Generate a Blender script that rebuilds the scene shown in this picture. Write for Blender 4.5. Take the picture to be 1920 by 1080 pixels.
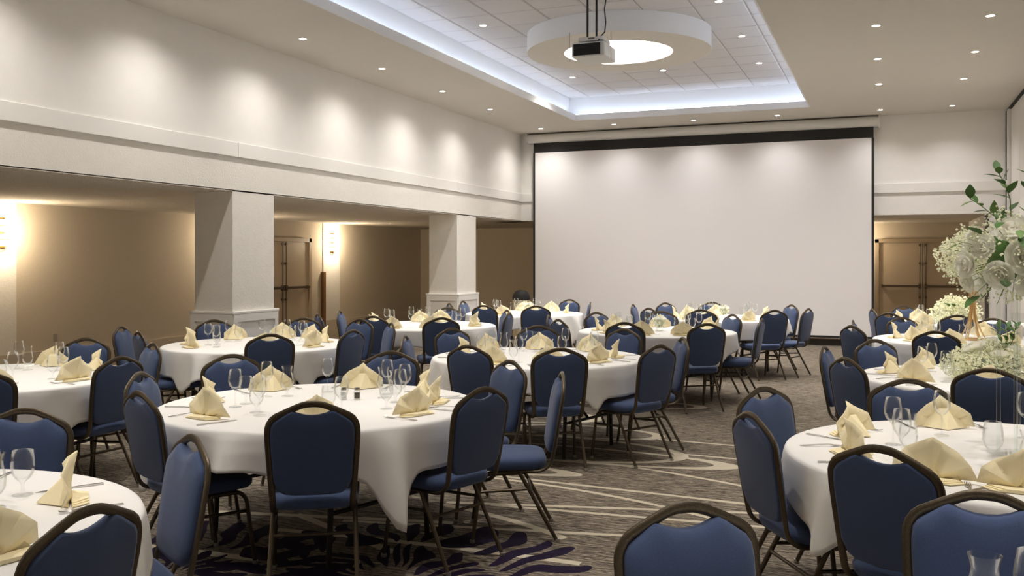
import bpy, bmesh, math, random
from mathutils import Vector, Matrix
R = math.radians
rnd = random.Random(7)
for o in list(bpy.data.objects): bpy.data.objects.remove(o)
sc = bpy.context.scene
COL = sc.collection

# ------------------------------------------------------------------ camera, world, exposure
CAM_H, FPX, YAW = 1.6, 1752.0, math.atan2(704, 1752)
cam = bpy.data.cameras.new('camera'); camo = bpy.data.objects.new('camera', cam); COL.objects.link(camo)
camo.location = (0, 0, CAM_H); camo.rotation_euler = (R(90), 0, YAW)
cam.sensor_width = 36; cam.lens = FPX / 1920 * 36; cam.shift_y = -53 / 1920
cam.clip_start = .05; cam.clip_end = 100
sc.camera = camo
w = bpy.data.worlds.new('world'); sc.world = w; w.use_nodes = True
w.node_tree.nodes['Background'].inputs[0].default_value = (.8, .85, 1, 1)
w.node_tree.nodes['Background'].inputs[1].default_value = .02
sc.view_settings.view_transform = 'Standard'; sc.view_settings.look = 'None'
sc.view_settings.gamma = 1; sc.view_settings.use_curve_mapping = False
sc.view_settings.exposure = 0.9
try:
    sc.cycles.transparent_max_bounces = 48
    sc.cycles.max_bounces = 10; sc.cycles.diffuse_bounces = 6
except Exception: pass
SPOT_W = 86.0          # each recessed downlight
COVE_E = 3.9           # LED strip in the tray
WARM = (1.0, .95, .90)
COOL = (.66, .78, 1.0)

# ------------------------------------------------------------------ helpers
def tag(o, label=None, cat=None, group=None, kind=None):
    if label: o['label'] = label
    if cat: o['category'] = cat
    if group: o['group'] = group
    if kind: o['kind'] = kind
    return o

class MB:
    def __init__(s): s.v = []; s.f = []
    def add(s, vs, fs):
        n = len(s.v); s.v += [tuple(p) for p in vs]; s.f += [tuple(i + n for i in q) for q in fs]; return s
    def box(s, x0, x1, y0, y1, z0, z1):
        vs = [(x, y, z) for z in (z0, z1) for y in (y0, y1) for x in (x0, x1)]
        return s.add(vs, [(0,2,3,1),(4,5,7,6),(0,1,5,4),(2,6,7,3),(0,4,6,2),(1,3,7,5)])
    def lathe(s, prof, n=24, c=(0,0,0)):
        vs, fs, rows = [], [], []
        for r, z in prof:
            if r < 1e-5: rows.append([len(vs)]); vs.append((c[0], c[1], c[2] + z))
            else:
                rows.append(list(range(len(vs), len(vs) + n)))
                vs += [(c[0] + r*math.cos(2*math.pi*i/n), c[1] + r*math.sin(2*math.pi*i/n), c[2] + z) for i in range(n)]
        for a, b in zip(rows, rows[1:]):
            for i in range(n):
                j = (i + 1) % n
                if len(a) == 1 and len(b) == 1: continue
                if len(a) == 1: fs.append((a[0], b[j], b[i]))
                elif len(b) == 1: fs.append((a[i], a[j], b[0]))
                else: fs.append((a[i], a[j], b[j], b[i]))
        return s.add(vs, fs)
    def tube(s, path, ra, rb=None, ref=None, n=8, closed=False, radii=None):
        rb = ra if rb is None else rb
        P = [Vector(p) for p in path]; m = len(P); vs, fs = [], []
        prev = None
        for i, p in enumerate(P):
            if closed: t = P[(i+1) % m] - P[i-1]
            else: t = P[min(i+1, m-1)] - P[max(i-1, 0)]
            t.normalize()
            rf = Vector(ref) if ref else (prev if prev else (Vector((0,0,1)) if abs(t.z) < .9 else Vector((1,0,0))))
            nn = rf - t * rf.dot(t)
            if nn.length < 1e-4: nn = t.orthogonal()
            nn.normalize(); b = t.cross(nn)
            if not ref: prev = nn
            k = radii[i] if radii else 1
            for j in range(n):
                a = 2*math.pi*(j + .5)/n
                vs.append(p + b*(math.cos(a)*ra*k) + nn*(math.sin(a)*rb*k))
        for i in range(m if closed else m - 1):
            for j in range(n):
                q = (j+1) % n; i2 = (i+1) % m
                fs.append((i*n+j, i*n+q, i2*n+q, i2*n+j))
        if not closed:
            fs.append(tuple(range(n-1, -1, -1))); fs.append(tuple((m-1)*n + j for j in range(n)))
        return s.add(vs, fs)
    def mesh(s, name, mat, smooth=True, angle=40):
        me = bpy.data.meshes.new(name); me.from_pydata(s.v, [], s.f); me.validate(); me.update()
        bm = bmesh.new(); bm.from_mesh(me); bmesh.ops.recalc_face_normals(bm, faces=bm.faces); bm.to_mesh(me); bm.free()
        if smooth:
            me.shade_smooth()
            try: me.set_sharp_from_angle(angle=R(angle))
            except Exception: pass
        if mat: me.materials.append(mat)
        return me
    def build(s, name, mat, parent=None, smooth=True, loc=None, angle=40):
        return put(name, s.mesh(name, mat, smooth, angle), parent, loc)

def put(name, me, parent=None, loc=None, rz=None):
    o = bpy.data.objects.new(name, me); COL.objects.link(o)
    if parent: o.parent = parent
    if loc: o.location = loc
    if rz is not None: o.rotation_euler = (0, 0, rz)
    return o
def empty(name, loc=(0,0,0), rz=0):
    o = bpy.data.objects.new(name, None); COL.objects.link(o); o.empty_display_size = .1
    o.location = loc; o.rotation_euler = (0, 0, rz); return o
def copy_tree(o, parent=None):
    c = o.copy(); COL.objects.link(c); c.parent = parent
    for ch in list(o.children): copy_tree(ch, c)
    return c
def bevel(o, wd=.01, seg=2):
    m = o.modifiers.new('bevel', 'BEVEL'); m.width = wd; m.segments = seg; m.limit_method = 'ANGLE'; m.angle_limit = R(50); return o
def arc(c, r, a0, a1, n):   # 2-D arc
    return [(c[0] + r*math.cos(R(a0 + (a1-a0)*i/n)), c[1] + r*math.sin(R(a0 + (a1-a0)*i/n))) for i in range(n+1)]
ORD = ['first','second','third','fourth','fifth','sixth','seventh','eighth','ninth','tenth','eleventh','twelfth']
def proj(p):
    c, s_ = math.cos(YAW), math.sin(YAW)
    xc = p[0]*c + p[1]*s_; z = -p[0]*s_ + p[1]*c
    if z < .1: return (-9999, -9999, z)
    return (960 + FPX*xc/z, 487 + FPX*(CAM_H - p[2])/z, z)

# ------------------------------------------------------------------ materials
def mat(name, col, rough=.6, metal=0, noise=0, nscale=20, bump=0, bscale=60, bdist=.01, emit=None, estr=0, stretch=None, sheen=0, spec=None, trans=0, sss=0):
    m = bpy.data.materials.new(name); m.use_nodes = True; nt = m.node_tree; b = nt.nodes['Principled BSDF']
    b.inputs['Base Color'].default_value = (*col, 1); b.inputs['Roughness'].default_value = rough; b.inputs['Metallic'].default_value = metal
    if spec is not None: b.inputs['Specular IOR Level'].default_value = spec
    if sheen: b.inputs['Sheen Weight'].default_value = sheen
    if trans: b.inputs['Transmission Weight'].default_value = trans
    tc = nt.nodes.new('ShaderNodeTexCoord'); mp = nt.nodes.new('ShaderNodeMapping'); nt.links.new(tc.outputs['Object'], mp.inputs[0])
    if stretch: mp.inputs['Scale'].default_value = stretch
    if noise:
        n = nt.nodes.new('ShaderNodeTexNoise'); n.inputs['Scale'].default_value = nscale; n.inputs['Detail'].default_value = 4
        nt.links.new(mp.outputs[0], n.inputs['Vector'])
        mx = nt.nodes.new('ShaderNodeMix'); mx.data_type = 'RGBA'
        mx.inputs['A'].default_value = (*[c*(1-noise) for c in col], 1); mx.inputs['B'].default_value = (*[min(1, c*(1+noise)) for c in col], 1)
        nt.links.new(n.outputs['Fac'], mx.inputs['Factor']); nt.links.new(mx.outputs['Result'], b.inputs['Base Color'])
    if bump:
        n2 = nt.nodes.new('ShaderNodeTexNoise'); n2.inputs['Scale'].default_value = bscale; n2.inputs['Detail'].default_value = 3
        nt.links.new(mp.outputs[0], n2.inputs['Vector'])
        bp = nt.nodes.new('ShaderNodeBump'); bp.inputs['Strength'].default_value = bump; bp.inputs['Distance'].default_value = bdist
        nt.links.new(n2.outputs['Fac'], bp.inputs['Height']); nt.links.new(bp.outputs[0], b.inputs['Normal'])
    if emit: b.inputs['Emission Color'].default_value = (*emit, 1); b.inputs['Emission Strength'].default_value = estr
    return m
def glass_mat(name, tint=(.975,.98,.98), blend=.32, rough=.04, cap=.42):
    m = bpy.data.materials.new(name); m.use_nodes = True; nt = m.node_tree
    for n in list(nt.nodes):
        if n.type != 'OUTPUT_MATERIAL': nt.nodes.remove(n)
    out = [n for n in nt.nodes if n.type == 'OUTPUT_MATERIAL'][0]
    t = nt.nodes.new('ShaderNodeBsdfTransparent'); t.inputs[0].default_value = (*tint, 1)
    g = nt.nodes.new('ShaderNodeBsdfGlossy'); g.inputs['Roughness'].default_value = rough; g.inputs[0].default_value = (1,1,1,1)
    lw = nt.nodes.new('ShaderNodeLayerWeight'); lw.inputs[0].default_value = blend * .6
    mx = nt.nodes.new('ShaderNodeMixShader')
    mn = nt.nodes.new('ShaderNodeMath'); mn.operation = 'MINIMUM'; mn.inputs[1].default_value = cap; nt.links.new(lw.outputs['Fresnel'], mn.inputs[0]); nt.links.new(mn.outputs[0], mx.inputs[0]); nt.links.new(t.outputs[0], mx.inputs[1]); nt.links.new(g.outputs[0], mx.inputs[2]); nt.links.new(mx.outputs[0], out.inputs[0])
    return m
M = {}
M['wall'] = mat('cream_plaster', (.82,.80,.77), .85, noise=.03, nscale=6, bump=.25, bscale=90, bdist=.004)
M['beam'] = mat('cream_stucco', (.80,.77,.72), .9, noise=.04, nscale=12, bump=.5, bscale=55, bdist=.008)
M['trimw'] = mat('cream_trim', (.82,.80,.77), .55, bump=.05, bscale=40)
M['taupe'] = mat('taupe_wallcover', (.58,.51,.41), .85, noise=.06, nscale=30, bump=.2, bscale=150, bdist=.003)
M['popcorn'] = mat('popcorn_plaster', (.68,.62,.54), .95, noise=.35, nscale=45, bump=1, bscale=45, bdist=.03)
M['ceil'] = mat('ceiling_paint', (.68,.645,.59), .9, noise=.02, nscale=5, bump=.08, bscale=120)
M['tray'] = mat('tray_white', (.82,.82,.82), .8)
M['tile'] = mat('ceiling_tile_fibre', (.66,.64,.64), .95, noise=.05, nscale=60, bump=.35, bscale=120, bdist=.004)
M['grid'] = mat('tile_grid_grey', (.38,.37,.37), .6)
M['door'] = mat('door_tan_paint', (.56,.46,.34), .5, noise=.03, nscale=8)
M['frame'] = mat('door_frame_tan', (.46,.37,.26), .5)
M['bar'] = mat('dark_bronze_bar', (.13,.10,.075), .45, .5)
M['screenw'] = mat('screen_matte_white', (.82,.80,.81), .9)
M['black'] = mat('matte_black', (.012,.011,.011), .7)
M['casew'] = mat('screen_case_white', (.72,.71,.68), .35)
M['darkbase'] = mat('dark_baseboard', (.06,.05,.04), .5)
M['wood'] = mat('brown_wood', (.20,.10,.04), .5, noise=.3, nscale=10, stretch=(10,10,1))
M['fabric'] = mat('navy_fabric', (.050,.080,.175), .9, noise=.35, nscale=350, bump=.15, bscale=500, bdist=.002, sheen=.16)
M['bronze'] = mat('hammered_bronze', (.10,.078,.052), .38, .75, noise=.5, nscale=250, bump=.25, bscale=260, bdist=.002)
M['glide'] = mat('steel_glide', (.55,.52,.48), .35, .8)
M['cloth'] = mat('white_linen', (.88,.865,.84), .9, noise=.03, nscale=5, bump=.08, bscale=300, bdist=.002)
M['tabletop'] = mat('table_plywood', (.22,.14,.08), .5, noise=.2, nscale=14)
M['tleg'] = mat('black_table_leg', (.02,.018,.017), .45, .3)
M['napkin'] = mat('cream_napkin', (.97,.85,.56), .85, noise=.05, nscale=30, bump=.08, bscale=350, bdist=.002)
M['steel'] = mat('cutlery_steel', (.55,.54,.52), .22, 1)
M['glass'] = glass_mat('clear_glass')
M['acrylic'] = glass_mat('clear_acrylic', (.95,.97,.96), .3)
M['salt'] = mat('salt_white', (.8,.8,.78), .8)
M['pepper'] = mat('pepper_brown', (.11,.085,.06), .9, noise=.6, nscale=600)
M['lens'] = mat('lamp_lens', (1,1,1), .5, emit=(1,.86,.66), estr=28)
M['led'] = mat('led_strip', (1,1,1), .5, emit=COOL, estr=COVE_E)
M['diff'] = mat('ring_diffuser', (1,1,1), .5, emit=(1,.98,.93), estr=9)
M['sconce'] = mat('sconce_glow', (1,1,1), .4, emit=(1,.80,.48), estr=3.0)
M['brass'] = mat('polished_brass', (.75,.52,.20), .25, 1)
M['gold'] = mat('gold_wire', (.80,.55,.26), .3, .9)
M['projw'] = mat('projector_white', (.66,.65,.62), .45)
M['rose'] = mat('white_rose', (.86,.85,.78), .75, noise=.04, nscale=40)
M['breath'] = mat('baby_breath', (.84,.84,.68), .8, noise=.08, nscale=50)
M['stem'] = mat('green_stem', (.16,.24,.07), .7)
M['leaf'] = mat('green_leaf', (.07,.17,.035), .5, noise=.35, nscale=25)
M['leafl'] = mat('pale_green_leaf', (.17,.30,.08), .5, noise=.3, nscale=25)
M['bin'] = mat('beige_bin', (.55,.47,.32), .5)
M['wax'] = mat('cream_candle', (.86,.78,.66), .6)
M['plate'] = mat('outlet_plate', (.36,.31,.25), .5)
M['partition'] = mat('partition_vinyl', (.80,.78,.74), .8, noise=.03, nscale=30, bump=.1, bscale=200)

# carpet: streaked brown ground, cream printed lines, dark purple leaves (all flat print)
def carpet():
    m = bpy.data.materials.new('streaked_carpet'); m.use_nodes = True; nt = m.node_tree; L = nt.links
    b = nt.nodes['Principled BSDF']; b.inputs['Roughness'].default_value = .95; b.inputs['Specular IOR Level'].default_value = .15
    def N(t, **k):
        n = nt.nodes.new(t)
        for a, v in k.items(): setattr(n, a, v)
        return n
    def math_(op, a, c=None, d=None):
        n = N('ShaderNodeMath', operation=op)
        for i, v in enumerate((a, c, d)):
            if v is None: continue
            if isinstance(v, (int, float)): n.inputs[i].default_value = v
            else: L.new(v, n.inputs[i])
        return n.outputs[0]
    tc = N('ShaderNodeTexCoord'); sx = N('ShaderNodeSeparateXYZ'); L.new(tc.outputs['Object'], sx.inputs[0])
    # slow wobble so printed lines are not ruler-straight
    X = math_('WRAP', sx.outputs[0], .9, -5.2); Y = math_('WRAP', sx.outputs[1], 21.5, 2.2)
    def noise(sc_, scale, det=3):
        mp = N('ShaderNodeMapping'); mp.inputs['Scale'].default_value = sc_; L.new(tc.outputs['Object'], mp.inputs[0])
        n = N('ShaderNodeTexNoise'); n.inputs['Scale'].default_value = scale; n.inputs['Detail'].default_value = det; n.inputs['Roughness'].default_value = .65
        L.new(mp.outputs[0], n.inputs['Vector']); return n.outputs['Fac']
    st = noise((1, 9, 1), 7, 5); st2 = noise((1, 5, 1), 30, 2)
    f = math_('ADD', math_('MULTIPLY', st, .65), math_('MULTIPLY', st2, .35))
    cr = N('ShaderNodeValToRGB'); L.new(f, cr.inputs[0])
    e = cr.color_ramp.elements; e[0].position = .40; e[0].color = (.024,.020,.018,1); e[1].position = .63; e[1].color = (.46,.385,.29,1)
    k = cr.color_ramp.elements.new(.5); k.color = (.165,.138,.108,1)
    mask = None
    def join(v):
        nonlocal mask
        mask = v if mask is None else math_('MAXIMUM', mask, v)
    def ell(cx, cy, a, bb, w, rot=0):
        dx = math_('SUBTRACT', X, cx); dy = math_('SUBTRACT', Y, cy)
        c, s_ = math.cos(R(rot)), math.sin(R(rot))
        u = math_('MULTIPLY_ADD', dx, c/a, math_('MULTIPLY', dy, s_/a)); v = math_('MULTIPLY_ADD', dy, c/bb, math_('MULTIPLY', dx, -s_/bb))
        r = math_('SQRT', math_('ADD', math_('MULTIPLY', u, u), math_('MULTIPLY', v, v)))
        join(math_('LESS_THAN', math_('ABSOLUTE', math_('SUBTRACT', r, 1)), w/bb))
    def seg(p, q, sag=0, w=.022):
        d = math.hypot(q[0]-p[0], q[1]-p[1]); c, s_ = (q[0]-p[0])/d, (q[1]-p[1])/d
        dx = math_('SUBTRACT', X, p[0]); dy = math_('SUBTRACT', Y, p[1])
        u = math_('MULTIPLY_ADD', dx, c, math_('MULTIPLY', dy, s_)); v = math_('MULTIPLY_ADD', dy, c, math_('MULTIPLY', dx, -s_))
        par = math_('MULTIPLY', math_('MULTIPLY', u, math_('SUBTRACT', d, u)), 4*sag/d/d)
        on = math_('LESS_THAN', math_('ABSOLUTE', math_('SUBTRACT', v, par)), w)
        inr = math_('LESS_THAN', math_('ABSOLUTE', math_('SUBTRACT', u, d/2)), d/2)
        join(math_('MULTIPLY', on, inr))
    for a in [(-2.6,8.33,.68,.29,.024),(-2.7,7.53,1.15,.48,.024),(-2.55,7.33,1.40,.29,.022),(-3.0,6.63,.8,.16,.02),(-2.6,10.15,.72,.25,.024),(-3.9,9.0,1.2,.45,.024),(-1.0,3.3,1.3,.5,.024),(-4.2,11.6,1.0,.35,.024)]: ell(*a)
    for a in [((-1.9,8.22),(-.2,8.12)),((-1.56,7.66),(-.1,7.58)),((-2.3,7.13),(-.7,6.62),.07),((-2.9,6.40),(-.1,6.20)),((-2.69,6.31),(-1.0,5.82),.09),
              ((-2.7,5.56),(-.1,6.22)),((-2.4,5.61),(-.1,5.80)),((-2.7,5.50),(-1.72,5.09),.05,.03),((-3.1,4.93),(-1.1,5.34)),((-4.3,4.05),(-3.1,4.13),0,.035),
              ((-3.45,4.95),(-2.5,4.50),0,.03),((-4.0,4.80),(-2.45,5.14),0,.03),((-3.4,4.62),(-1.5,4.70),.03,.03),((-4.9,6.3),(-3.2,6.1),.05)]: seg(*a)
    leaf = None
    wob1 = math_('MULTIPLY_ADD', noise((1,1,1), 2.2, 1), .42, -.21); wob2 = math_('MULTIPLY_ADD', noise((1.3,1.1,1), 1.7, 1), .42, -.21)
    for cx, cy, n, ph in [(-2.30,4.08,29,.2),(-3.45,3.62,27,.6)]:
        dx = math_('SUBTRACT', math_('ADD', X, wob1), cx); dy = math_('SUBTRACT', math_('ADD', Y, wob2), cy)
        r = math_('SQRT', math_('ADD', math_('MULTIPLY', dx, dx), math_('MULTIPLY', dy, dy))); th = math_('ARCTAN2', dy, dx)
        for r0, hr, off, wid in [(.36,.19,0,.36),(.83,.23,.5,.33)]:
            u = math_('SUBTRACT', math_('FRACT', math_('MULTIPLY_ADD', th, n/2/math.pi, off + ph + 20)), .5); u = math_('DIVIDE', u, wid)
            v = math_('DIVIDE', math_('SUBTRACT', r, r0), hr)
            mk = math_('LESS_THAN', math_('ADD', math_('MULTIPLY', u, u), math_('MULTIPLY', v, v)), 1)
            leaf = mk if leaf is None else math_('MAXIMUM', leaf, mk)
    m1 = N('ShaderNodeMix', data_type='RGBA'); L.new(mask, m1.inputs['Factor']); L.new(cr.outputs[0], m1.inputs['A'])
    cream = N('ShaderNodeMix', data_type='RGBA'); L.new(st2, cream.inputs['Factor']); cream.inputs['A'].default_value = (.50,.44,.33,1); cream.inputs['B'].default_value = (.68,.61,.48,1)
    L.new(cream.outputs['Result'], m1.inputs['B'])
    m2 = N('ShaderNodeMix', data_type='RGBA'); L.new(leaf, m2.inputs['Factor']); L.new(m1.outputs['Result'], m2.inputs['A']); m2.inputs['B'].default_value = (.016,.009,.028,1)
    L.new(m2.outputs['Result'], b.inputs['Base Color'])
    bp = N('ShaderNodeBump'); bp.inputs['Strength'].default_value = .4; bp.inputs['Distance'].default_value = .006; L.new(f, bp.inputs['Height']); L.new(bp.outputs[0], b.inputs['Normal'])
    return m
def petal(name, col, k=.5):
    m = mat(name, col, .8, noise=.04, nscale=40); nt = m.node_tree; b = nt.nodes['Principled BSDF']
    out = [n for n in nt.nodes if n.type == 'OUTPUT_MATERIAL'][0]
    t = nt.nodes.new('ShaderNodeBsdfTranslucent'); t.inputs[0].default_value = (*col, 1); mx = nt.nodes.new('ShaderNodeMixShader'); mx.inputs[0].default_value = k
    nt.links.new(b.outputs[0], mx.inputs[1]); nt.links.new(t.outputs[0], mx.inputs[2]); nt.links.new(mx.outputs[0], out.inputs[0]); return m
M['rose'] = petal('white_rose_petal', (.95,.94,.87)); M['breath'] = petal('baby_breath_bloom', (.95,.95,.80))
M['carpet'] = carpet()

# ------------------------------------------------------------------ room shell
XL, XR, YF, YB, ZC, ZS = -7.2, 2.0, 18.45, -4.5, 4.24, 2.42
XA, YE = -11.7, 22.5
TX0, TX1, TY0, TY1, ZT = -5.5, -1.25, 7.6, 16.9, 4.70
def struct(name, mb, m, label=None, smooth=False):
    o = mb.build(name, m, None, smooth); tag(o, label, None, None, 'structure'); return o
struct('floor', MB().box(XA-.6, 3.2, YB-.3, YE+.3, -.1, 0), M['carpet'], 'dark brown streaked carpet with cream curved lines')
# main ceiling with the tray opening (lip included)
mb = MB()
mb.box(XL-.6, TX0, YB-.3, YF+.5, ZC, ZC+.1); mb.box(TX1, XR+.3, YB-.3, YF+.5, ZC, ZC+.1)
mb.box(TX0, TX1, YB-.3, TY0, ZC, ZC+.1); mb.box(TX0, TX1, TY1, YF+.5, ZC, ZC+.1)
ceiling = struct('ceiling', mb, M['ceil'], 'taupe painted ceiling around the lit tray')
# white lip lining the edge of the opening
S = .17
mb = MB()
mb.box(TX0-.01, TX0+.012, TY0, TY1, ZC-.004, ZC+.11); mb.box(TX1-.012, TX1+.01, TY0, TY1, ZC-.004, ZC+.11)
mb.box(TX0, TX1, TY1-.012, TY1+.01, ZC-.004, ZC+.11); mb.box(TX0, TX1, TY0-.01, TY0+.012, ZC-.004, ZC+.11)
struct('trim_1', mb, M['tray'], 'white lip around the tray opening')
mb = MB()
mb.box(TX0-S-.06, TX0-S, TY0-S, TY1+S, ZC+.1, ZT+.05); mb.box(TX1+S, TX1+S+.06, TY0-S, TY1+S, ZC+.1, ZT+.05)
mb.box(TX0-S, TX1+S, TY1+S, TY1+S+.06, ZC+.1, ZT+.05); mb.box(TX0-S, TX1+S, TY0-S-.06, TY0-S, ZC+.1, ZT+.05)
struct('wall_tray', mb, M['tray'], 'bright white upstand walls of the ceiling tray')
trayc = struct('ceiling_tray', MB().box(TX0-S-.06, TX1+S+.06, TY0-S-.06, TY1+S+.06, ZT+.006, ZT+.08), M['grid'], 'suspended tile ceiling inside the tray')
# ceiling tiles, one object each
tcache = {}
gx = [TX0-S] + [x for x in [-5.26 + .61*i for i in range(8)] if TX0-S+.05 < x < TX1+S-.05] + [TX1+S]
gy = [TY0-S]; y = TY0-S+.36
while y < TY1+S-.1: gy.append(y); y += .61
gy.append(TY1+S)
for xa, xb in zip(gx, gx[1:]):
    for ya, yb in zip(gy, gy[1:]):
        key = (round(xb-xa, 3), round(yb-ya, 3))
        if key not in tcache:
            hx, hy = key[0]/2-.007, key[1]/2-.007; t = MB()
            t.add([(-hx,-hy,0),(hx,-hy,0),(hx,hy,0),(-hx,hy,0),(-hx+.012,-hy+.012,-.010),(hx-.012,-hy+.012,-.010),(hx-.012,hy-.012,-.010),(-hx+.012,hy-.012,-.010)],
                  [(0,1,5,4),(1,2,6,5),(2,3,7,6),(3,0,4,7),(4,5,6,7),(3,2,1,0)])
            tcache[key] = t.mesh('ceiling_tile', M['tile'], False)
        put('ceiling_tile', tcache[key], trayc, ((xa+xb)/2, (ya+yb)/2, ZT + .005 + rnd.uniform(0, .002)))
# LED strips lying on the cove ledge, hidden behind the lip
led = empty('led_strip', (0,0,0)); tag(led, 'cool white LED strip glowing inside the ceiling tray cove', 'strip light')
for a in [(TX0-.07, TX0-.03, TY0, TY1), (TX1+.03, TX1+.07, TY0, TY1), (TX0, TX1, TY1+.03, TY1+.07), (TX0, TX1, TY0-.07, TY0-.03)]:
    MB().box(a[0], a[1], a[2], a[3], ZC+.105, ZC+.125).build('strip', M['led'], led, False)
# long left wall over the arcade
struct('wall_left', MB().box(XL-.6, XL, YB-.3, YF+.5, ZS, ZC+.1), M['beam'], 'cream upper wall above the arcade on the left')
t1 = empty('trim_2'); tag(t1, 'cream flat frieze board along the left wall', None, None, 'structure')
for ya, yb in [(YB, 3.0), (3.006, 9.10), (9.106, 15.2), (15.206, YF)]:
    bevel(MB().box(XL-.01, XL+.035, ya, yb, 2.82, 2.995).build('trim_board', M['trimw'], t1, False), .004, 1)
struct('wall_left_upper', MB().box(XL-.01, XL+.006, YB, YF, 2.99, ZC), M['wall'], 'smooth cream plaster wall washed by downlights on the left')
# front wall
struct('wall_front', MB().box(XL-.6, XR+.3, YF, YF+.5, ZS, ZC+.1), M['wall'], 'cream wall above and beside the projection screen')
struct('wall_front_lower', MB().box(-6.78, -.32, YF+.02, YF+.5, 0, ZS), M['wall'], 'wall behind the projection screen')
struct('baseboard_front', MB().box(-6.78, -.32, YF-.03, YF+.02, 0, .14), M['darkbase'], 'dark baseboard under the screen')
t2 = empty('trim_3'); tag(t2, 'cream frieze board on the front wall', None, None, 'structure')
for xa, xb in [(XL+.03, -6.8), (-.36, XR-.05)]:
    bevel(MB().box(xa, xb, YF-.035, YF+.01, 2.82, 2.995).build('trim_board', M['trimw'], t2, False), .004, 1)
struct('wall_front_pier', MB().box(1.64, XR+.3, YF+.02, YE, 0, ZS), M['wall'], 'white pier at the right of the recess')
struct('trim_4', MB().box(1.60, 1.66, YF+.0, YF+.06, 0, ZS), M['darkbase'], 'dark corner strip on the recess pier')
# right operable partition
pr = struct('wall_right', MB().box(XR+.02, XR+.3, YB-.3, YF+.5, 0, ZC+.1), M['partition'], 'folding partition wall on the right')
y = YB
while y < YF-.35:
    bevel(MB().box(XR-.02, XR+.02, y+.006, min(y+1.2, YF-.3)-.006, .02, ZC-.04).build('panel', M['partition'], pr, False), .006, 1); y += 1.2
MB().box(XR-.06, XR+.02, YF-.28, YF, 0, ZC-.03).build('jamb', M['partition'], pr, False)
MB().box(XR-.05, XR-.01, YB, YF, ZC-.035, ZC).build('track', M['black'], pr, False)
MB().box(XR-.075, XR-.06, YF-.02, YF, 0, ZC-.03).build('seal', M['black'], pr, False)
struct('wall_rear', MB().box(XA-.6, XR+.3, YB-.3, YB, 0, ZC+.1), M['wall'], 'cream rear wall behind the viewer')
# side aisle and rear corridor
struct('ceiling_aisle', MB().box(XA-.3, XL-.6, YB-.3, YE+.3, ZS, ZS+.1).box(XL-.6, XR+1.2, YF+.5, YE+.3, ZS, ZS+.1), M['popcorn'], 'rough popcorn ceiling of the low side aisle')
struct('ceiling_beam', MB().box(XL-.6, XL, YB-.3, YF+.5, ZS-.008, ZS+.01).box(XL-.6, XR+.3, YF+.02, YF+.5, ZS-.008, ZS+.01), M['popcorn'], 'rough underside of the arcade beam')
struct('wall_aisle', MB().box(XA-.3, XA, YB-.3, YE+.3, 0, ZS), M['taupe'], 'taupe wall at the back of the side aisle')
struct('wall_back', MB().box(XA-.3, 3.2, YE, YE+.3, 0, ZS), M['taupe'], 'taupe wall at the end of the corridor')
struct('wall_corridor_end', MB().box(2.3, 2.5, YF, YE, 0, ZS), M['taupe'], 'end wall of the corridor')
struct('baseboard_left', MB().box(XA, XA+.03, YB, 15.15, 0, .24).box(XA, XA+.03, 17.3, YE, 0, .24), M['taupe'], 'tall taupe baseboard of the aisle wall')
for i, (ya, yb) in enumerate([(9.18, 9.86), (17.78, 18.45), (.5, 1.2), (14.02, 14.68)]):  # last pilaster is an unseen addition that carries the aisle fill sconce
    struct('wall_pilaster', MB().box(XA, XA+.02, ya, yb, 0, ZS), M['beam'], ['cream pilaster with a glowing sconce at the left edge', 'cream pilaster with a glowing sconce beside the aisle door', 'cream pilaster nearest the rear wall', 'added cream pilaster for the extra sconce, unseen behind the near column'][i])
g = bevel(MB().box(XA+.0, XA+.075, 17.71, 17.80, 0, 1.33).build('corner_guard', M['wood'], None, False), .004, 1)
tag(g, 'brown wooden corner guard at the foot of the sconce pilaster', 'corner guard')

# columns with panelled bases
def column(ya, yb, label):
    c = empty('column', (XL-.28, (ya+yb)/2, 0)); tag(c, label, None, None, 'structure')
    hx0, hx1, hy = -.28, .28, (yb-ya)/2
    MB().box(hx0, hx1, -hy, hy, 0, ZS).build('shaft', M['beam'], c, False)
    e = .03
    MB().box(hx0-e, hx1+e, -hy-e, hy+e, 0, .95).build('wainscot', M['trimw'], c, False)
    bevel(MB().box(hx0-e-.02, hx1+e+.02, -hy-e-.02, hy+e+.02, .95, .985).build('cap_rail', M['trimw'], c, False), .008, 2)
    bevel(MB().box(hx0-e-.015, hx1+e+.015, -hy-e-.015, hy+e+.015, 0, .14).build('base_board', M['trimw'], c, False), .006, 1)
    def frame(axis):
        m = MB(); p, q = .018, .07
        if axis == 'x':
            x0, x1 = hx1+e, hx1+e+p
            for z0, z1 in [(.86,.95),(.14,.24)]: m.box(x0, x1, -hy-e, hy+e, z0, z1)
            for s_ in (-1, 1): m.box(x0, x1, min(s_*(hy+e), s_*(hy+e-q)), max(s_*(hy+e), s_*(hy+e-q)), .24, .86)
        else:
            y0, y1 = -hy-e-p, -hy-e
            for z0, z1 in [(.86,.95),(.14,.24)]: m.box(hx0-e, hx1+e, y0, y1, z0, z1)
            m.box(hx0-e, hx0-e+q, y0, y1, .24, .86); m.box(hx1+e-q, hx1+e, y0, y1, .24, .86)
        m.build('panel_frame', M['trimw'], c, False)
    frame('x'); frame('y')
column(9.04, 9.84, 'near square cream column with panelled base'); column(15.26, 16.09, 'far square cream column with panelled base')

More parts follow.
